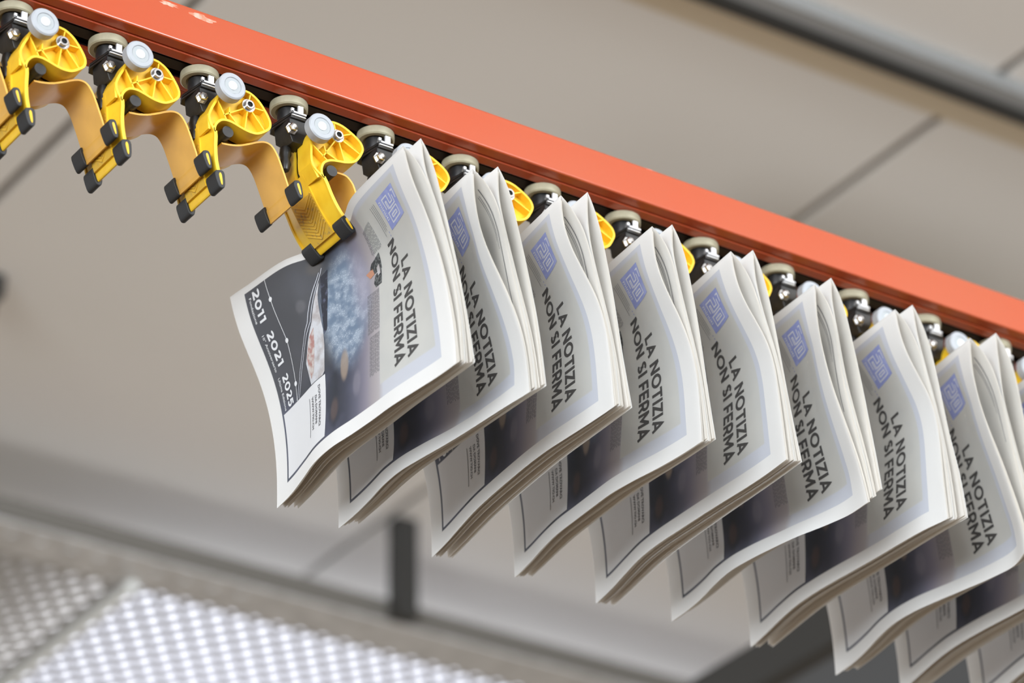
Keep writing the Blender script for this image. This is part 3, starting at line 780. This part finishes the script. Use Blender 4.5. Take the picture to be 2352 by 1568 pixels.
# ---- flat artwork of the front page in (s, t) metres: list of (verts, faces, material)
ART_MATS = [M_COV, M_PAP, M_INK, M_INW, M_INB, M_INL, M_ING, M_INP, M_INS, M_SCN, M_REDP, M_BEZ]
ART_V, ART_F, ART_L = [], [], []      # verts (s,t), faces (idx, material), layer height per vert
def art_poly(quads, mi, layer=1):
    for q in quads:
        i0 = len(ART_V); ART_V.extend(q); ART_L.extend([layer] * len(q)); ART_F.append((tuple(range(i0, i0 + len(q))), mi))
def art_rect(s0, s1, t0, t1, mi, layer=1, step=.005):
    ns = max(1, int(abs(s1 - s0) / step)); ntt = max(1, int(abs(t1 - t0) / step))
    for i in range(ns):
        for j in range(ntt):
            a, b = s0 + (s1 - s0) * i / ns, s0 + (s1 - s0) * (i + 1) / ns; c, d = t0 + (t1 - t0) * j / ntt, t0 + (t1 - t0) * (j + 1) / ntt
            art_poly([[(a, c), (b, c), (b, d), (a, d)]], mi, layer)
def art_stroke(pts, w, mi, layer=1, step=.0035, closed=False):
    P = [Vector(p) for p in pts]
    if closed: P = P + [P[0]]
    Q = [P[0]]
    for a, b in zip(P[:-1], P[1:]):
        n = max(1, int((b - a).length / step)); Q += [a.lerp(b, k / n) for k in range(1, n + 1)]
    L_, R_ = [], []
    for i, q in enumerate(Q):
        if closed and i in (0, len(Q) - 1): a, b = Q[-2], Q[1]
        else: a, b = Q[max(i - 1, 0)], Q[min(i + 1, len(Q) - 1)]
        d1 = (q - a).normalized() if (q - a).length > 0 else (b - q).normalized()
        d2 = (b - q).normalized() if (b - q).length > 0 else d1
        n1 = Vector((-d1.y, d1.x)); n2 = Vector((-d2.y, d2.x)); k = n1 + n2
        k = k / max(k.length_squared / 2, .35)
        L_.append(tuple(q + k * w / 2)); R_.append(tuple(q - k * w / 2))
    for i in range(len(Q) - 1): art_poly([[L_[i], L_[i + 1], R_[i + 1], R_[i]]], mi, layer)
def arc(cx, cy, rx, ry, a0, a1, n=14):
    return [(cx + rx * math.cos(math.radians(a0 + (a1 - a0) * k / n)), cy + ry * math.sin(math.radians(a0 + (a1 - a0) * k / n))) for k in range(n + 1)]
# bold geometric capitals: strokes on centre lines, cap height 1, stroke weight SW
SWT = .205; hw = SWT / 2; T1 = 1 - hw
GL = {
 'L': (.56, [[(hw, 1), (hw, hw), (.56, hw)]]), 'A': (.92, [[(.10, 0), (.46, T1 + .02), (.82, 0)], [(.22, .27), (.70, .27)]]),
 'N': (.84, [[(hw, 0), (hw, 1)], [(hw, .97), (.84 - hw, .03)], [(.84 - hw, 0), (.84 - hw, 1)]]),
 'O': (1.02, [arc(.51, .5, .51 - hw, .5 - hw + .01, 0, 360, 28)]), 'T': (.74, [[(0, T1), (.74, T1)], [(.37, T1), (.37, 0)]]),
 'I': (.21, [[(hw, 0), (hw, 1)]]), 'Z': (.70, [[(.02, T1), (.60, T1), (.10, hw), (.70, hw)]]),
 'S': (.66, [arc(.33, .735, .225, .165, 28, 270, 14) + arc(.33, .265, .235, .165, 90, -152, 14)]),
 'F': (.62, [[(hw, 0), (hw, T1), (.62, T1)], [(hw, .46), (.56, .46)]]), 'E': (.64, [[(.64, T1), (hw, T1), (hw, hw), (.64, hw)], [(hw, .5), (.58, .5)]]),
 'R': (.74, [[(hw, 0), (hw, T1)], [(hw, T1), (.36, T1)] + arc(.36, .645, .27, .255, 90, -90, 12) + [(hw, .39)], [(.40, .39), (.64, 0)]]),
 'M': (1.0, [[(hw, 0), (hw, 1)], [(hw, .95), (.5, .30), (1 - hw, .95)], [(1 - hw, 0), (1 - hw, 1)]]),
 '2': (.64, [arc(.31, .69, .225, .21, 160, -30, 14) + [(.12, hw)], [(.06, hw), (.64, hw)]]), '0': (.76, [arc(.38, .5, .38 - hw, .5 - hw, 0, 360, 24)]),
 '1': (.40, [[(.0, T1), (.25, T1), (.25, 0)]]), '5': (.64, [[(.58, T1), (.16, T1), (.13, .56)] + arc(.29, .345, .24, .245, 115, -145, 14)]), ' ': (.28, []),
}
def art_word(txt, s0, s1, t_base, H, mi, layer=2, gap=.11, w=1.0):
    tot = sum(GL[c][0] + gap for c in txt) - gap
    k = (s1 - s0) / (tot * H)
    x = 0
    for c in txt:
        gw, strokes = GL[c]
        for st in strokes:
            closed = c in 'O0'
            pts = [(s0 + (x + px) * H * k, t_base - py * H) for px, py in (st[:-1] if closed else st)]
            art_stroke(pts, SWT * H * w * (k + 1) / 2, mi, layer, closed=closed)
        x += gw + gap
def art_font(txt, s0, t_base, size, mi, layer=2, bold=.0, width=None):
    cu = bpy.data.curves.new('lettering', 'FONT'); cu.body = txt; cu.size = 1.0; cu.offset = bold; cu.resolution_u = 2; cu.fill_mode = 'FRONT'
    o = bpy.data.objects.new('lettering', cu); COL.objects.link(o)
    bpy.context.view_layer.update()
    me = bpy.data.meshes.new_from_object(o.evaluated_get(bpy.context.evaluated_depsgraph_get()))
    xmax = max((v.co.x for v in me.vertices), default=1)
    k = width / xmax if width else size
    i0 = len(ART_V)
    for v in me.vertices: ART_V.append((s0 + v.co.x * k, t_base - v.co.y * size)); ART_L.append(layer)
    for p in me.polygons: ART_F.append((tuple(i0 + i for i in p.vertices), mi))
    bpy.data.meshes.remove(me); bpy.data.objects.remove(o); bpy.data.curves.remove(cu)

art_word('LA NOTIZIA', .0870, .1950, .0690, .0152, 2)
art_word('NON SI FERMA', .0575, .1955, .0890, .0152, 2)
# logo box
art_rect(.0195, .0520, .0360, .0700, 4, 1)
def outl(pts, w=.0013): art_stroke([(.0195 + x * .0325, .0700 - y * .0340) for x, y in pts], w, 5, 2)
outl([(.16, .82), (.16, .93), (.44, .93)]); outl([(.16, .70), (.40, .70), (.40, .54), (.14, .54), (.14, .26), (.46, .26)])
outl([(.27, .80), (.50, .80), (.50, .42), (.27, .42), (.27, .36), (.50, .36)])
outl([(.58, .80), (.88, .80), (.88, .26), (.58, .26), (.58, .80)]); outl([(.69, .69), (.77, .69), (.77, .38), (.69, .38), (.69, .69)])
art_font('minuti', .0230, .0682, .0062, 5, 2, .01, width=.020)
# years along the foot of the page
art_word('2011', .0110, .0470, .2820, .0108, 3, w=1.0); art_word('2021', .0590, .0970, .2795, .0108, 3); art_word('2025', .1075, .1420, .2790, .0108, 3)
art_font('Fondazione', .0150, .2885, .0050, 3, 2, .008, width=.029)
art_font('10° Anniversario', .0570, .2870, .0050, 3, 2, .008, width=.042)
art_font('Ultima Edizione', .1060, .2865, .0050, 3, 2, .008, width=.036)
art_stroke([(.0085, .2600), (.031, .2570), (.080, .2530), (.126, .2580), (.1435, .2610)], .0008, 3, 2)
for s, t in ((.031, .2570), (.080, .2530), (.126, .2580)):
    for k in range(16):
        a0, a1 = 2 * math.pi * k / 16, 2 * math.pi * (k + 1) / 16
        art_poly([[(s, t), (s + .0026 * math.cos(a0), t + .0026 * math.sin(a0)), (s + .0026 * math.cos(a1), t + .0026 * math.sin(a1))]], 3, 3)
# panel lettering (the square code is left out)
art_font('DOVE TROVARCI', .1500, .2165, .0052, 6, 2, .03, width=.046)
art_font('DA DOMANI', .1580, .2235, .0052, 6, 2, .03, width=.032)
art_font('WWW.TIO.CH', .1570, .2305, .0052, 6, 2, .03, width=.036)
art_stroke([(.1555, .2352), (.1990, .2352)], .0009, 6, 2)
# handheld device in the picture: dark edge, pale screen, reddish picture on it
def art_fan(poly, mi, layer, n=10):
    """convex polygon as horizontal slices"""
    t0 = min(p[1] for p in poly); t1 = max(p[1] for p in poly)
    def span(t):
        xs_ = []
        for (a, b), (c, d) in zip(poly, poly[1:] + poly[:1]):
            if (b - t) * (d - t) <= 0 and b != d: xs_.append(a + (c - a) * (t - b) / (d - b))
        return min(xs_), max(xs_)
    for k in range(n):
        ta = t0 + (t1 - t0) * (k + .001) / n; tb_ = t0 + (t1 - t0) * (k + .999) / n
        (a, b), (c, d) = span(ta), span(tb_)
        m_ = max(1, int((max(b, d) - min(a, c)) / .006))
        for q in range(m_):
            f0, f1 = q / m_, (q + 1) / m_
            art_poly([[(a + (b - a) * f0, ta), (a + (b - a) * f1, ta), (c + (d - c) * f1, tb_), (c + (d - c) * f0, tb_)]], mi, layer)
art_fan([(.030, .1845), (.060, .1865), (.098, .1935), (.1015, .1985), (.060, .1955), (.035, .1955)], 11, 1)
art_fan([(.040, .1965), (.1046, .1990), (.1435, .2040), (.1435, .2300), (.1175, .2320), (.081, .2105)], 9, 2)
art_fan([(.088, .2100), (.110, .2140), (.134, .2210), (.1380, .2270), (.114, .2285), (.095, .2175)], 10, 3)
for off in (0, .004): art_stroke([(.0240 + off, .1920 + off), (.0800, .2120 + off), (.119, .2420 + off), (.1435, .2560 + off)], .0007, 5, 2)
# columns of tiny type (no readable letters) and the small dark picture beside them
rnd = random.Random(3)
for s0, s1, t0, t1 in ((.026, .054, .0980, .1190), (.093, .138, .1145, .1340), (.142, .186, .1145, .1300)):
    t = t0
    while t < t1:
        x = s0
        while x < s1 - .002:
            l = rnd.uniform(.002, .006)
            art_stroke([(x, t), (min(x + l, s1), t)], .00055, 6, 2); x += l + .0009
        t += .00165
for t in (.0760, .0785, .0810, .0840): art_stroke([(.020, t), (.018 + rnd.uniform(.026, .034), t)], .0005, 6, 2)
for s in (.050, .0535, .057): art_stroke([(s, .0760), (s + .0014, .0760)], .0010, 4, 2)
art_fan([(.056, .1060), (.074, .1060), (.074, .1200), (.068, .1270), (.060, .1240)], 7, 1)
art_fan([(.074, .1070), (.090, .1075), (.090, .1190), (.084, .1220), (.076, .1190)], 7, 1)
art_fan([(.066, .1225), (.074, .1200), (.076, .1270), (.068, .1330)], 8, 2)
art_fan([(.067, .1100), (.078, .1090), (.079, .1140), (.069, .1150)], 9, 2)

ART_V = np.array(ART_V); ART_L = np.array(ART_L, float)

def build_newspaper(k):
    pr = Paper(k)
    org = pr.F(np.array([.505]), np.array([.04]))[0]
    org = Vector((org[0], 0.017, org[2]))
    root = empty('newspaper', org)
    rnd = random.Random(40 + k)
    O = np.array(org)
    # front section: printed cover leaf, folded at the spine, and its back leaf
    bm = bmesh.new(); uvl = bm.loops.layers.uv.new('page')
    na, nb = 61, 49
    a, b = np.meshgrid(np.linspace(0, 1, na), np.linspace(0, 1, nb), indexing='ij')
    uvs = np.stack([b * W_, (1 - a) * H_], -1)
    V = grid_to_bm(bm, pr.F(a, b) - O, uvl, uvs, 0)
    share = [V[i][0] for i in range(na)]
    a2, b2 = np.meshgrid(np.linspace(0, 1, na), np.linspace(0, 1, 31), indexing='ij')
    Pm = pr.surf('M', a2, b2); grid_to_bm(bm, Pm - O, uvl, np.zeros(a2.shape + (2,)), 1, share)
    # artwork laid on the cover
    A = 1 - ART_V[:, 1] / H_; B = ART_V[:, 0] / W_
    p0 = pr.F(A, B); e = 2e-3
    du = pr.F(np.clip(A + e, 0, 1), B) - pr.F(np.clip(A - e, 0, 1), B); dv = pr.F(A, np.clip(B + e, 0, 1)) - pr.F(A, np.clip(B - e, 0, 1))
    nrm = np.cross(du, dv); nrm /= np.linalg.norm(nrm, axis=1)[:, None]
    nrm *= -np.sign(nrm[:, :1] + 1e-12)      # outwards is towards -x
    P = p0 + nrm * (0.00012 + 0.00009 * ART_L)[:, None] - O
    vs = [bm.verts.new(q) for q in P]
    for idx, mi in ART_F:
        try:
            f = bm.faces.new([vs[i] for i in idx]); f.material_index = mi; f.smooth = True
        except ValueError: pass
    fs = obj('front_section', bm, ART_MATS, root, recalc=False)
    # inner sheets of the front section
    def inner(n1, n2, t, i, parent, sgn, lines=False):
        bmx = bmesh.new()
        dd = rnd.uniform(0.0, .014)
        aa, bb = np.meshgrid(np.linspace(0, 1, 37), np.linspace(.03, 1 - dd, 25), indexing='ij')
        Q = pr.lerp(n1, n2, t, aa, bb, .0006 * i * sgn)
        Q[..., 0] += .0012 * np.sin(aa * rnd.uniform(5, 9) + rnd.uniform(0, 6)) * sstep(bb, .5, 1) * .6
        Vf = grid_to_bm(bmx, Q - O, mi=0)
        Q2 = pr.lerp(n2, n1, t, aa, bb * (1 - rnd.uniform(0, .008)), -.0006 * i * sgn)
        grid_to_bm(bmx, Q2 - O, mi=0)
        # the two leaves meet in a fold along the spine
        return obj('inner_sheet', bmx, [M_PIN], parent, recalc=False)
    inner('F', 'M', .07, 1, fs, 1); inner('F', 'M', .15, 2, fs, 1)
    # printed rule inside the front section, where the loop stands open
    if k in (1, 2, 3, 5, 7):
        bmx = bmesh.new()
        for off, w_, b0, b1 in ((.013, .0011, .08, .62), (.018, .0006, .10, .34), (.0205, .0006, .10, .30)):
            bb = np.linspace(b0, b1, 30); rows = []
            for side in (0, 1):
                aa = np.full(30, 1 - (off + side * w_) / H_)
                q = pr.surf('M', aa, bb) - O; q[:, 0] -= .0022; rows.append([tuple(v) for v in q])
            for i in range(29):
                bmx.faces.new([bmx.verts.new(c) for c in (rows[0][i], rows[0][i + 1], rows[1][i + 1], rows[1][i])])
        obj('inner_print', bmx, [M_ING], fs, recalc=False)
    # back section
    bm = bmesh.new()
    Vs = grid_to_bm(bm, pr.surf('S', a2, b2) - O)
    Pr = pr.surf('R', a2, b2); Pr[:, 0] = pr.surf('S', a2[:, :1], b2[:, :1])[:, 0]
    grid_to_bm(bm, Pr - O, share=[Vs[i][0] for i in range(na)])
    bs = obj('back_section', bm, [M_PAP], root, recalc=False)
    inner('S', 'R', .08, 1, bs, 1); inner('S', 'R', .18, 2, bs, 1)
    return root

NL = ['front newspaper at the left, its whole printed cover uncovered, clamped by the visible jaw',
      'second newspaper from the left, directly behind the fully visible front one',
      'third newspaper from the left, hanging between the second and the fourth',
      'fourth newspaper from the left, hanging below the middle of the red rail',
      'fifth newspaper from the left in the row under the red rail',
      'sixth newspaper from the left, its lower head corner softly curled',
      'seventh newspaper from the left, head edges fanned wide',
      'eighth newspaper from the left, wide open at the spine near the right edge',
      'ninth newspaper, second last of the row, cut by the right edge',
      'tenth and last newspaper, only a lower corner showing at the bottom right']
for k in range(10):
    tag(build_newspaper(k), NL[k], 'newspaper', 'newspapers hanging from the conveyor')
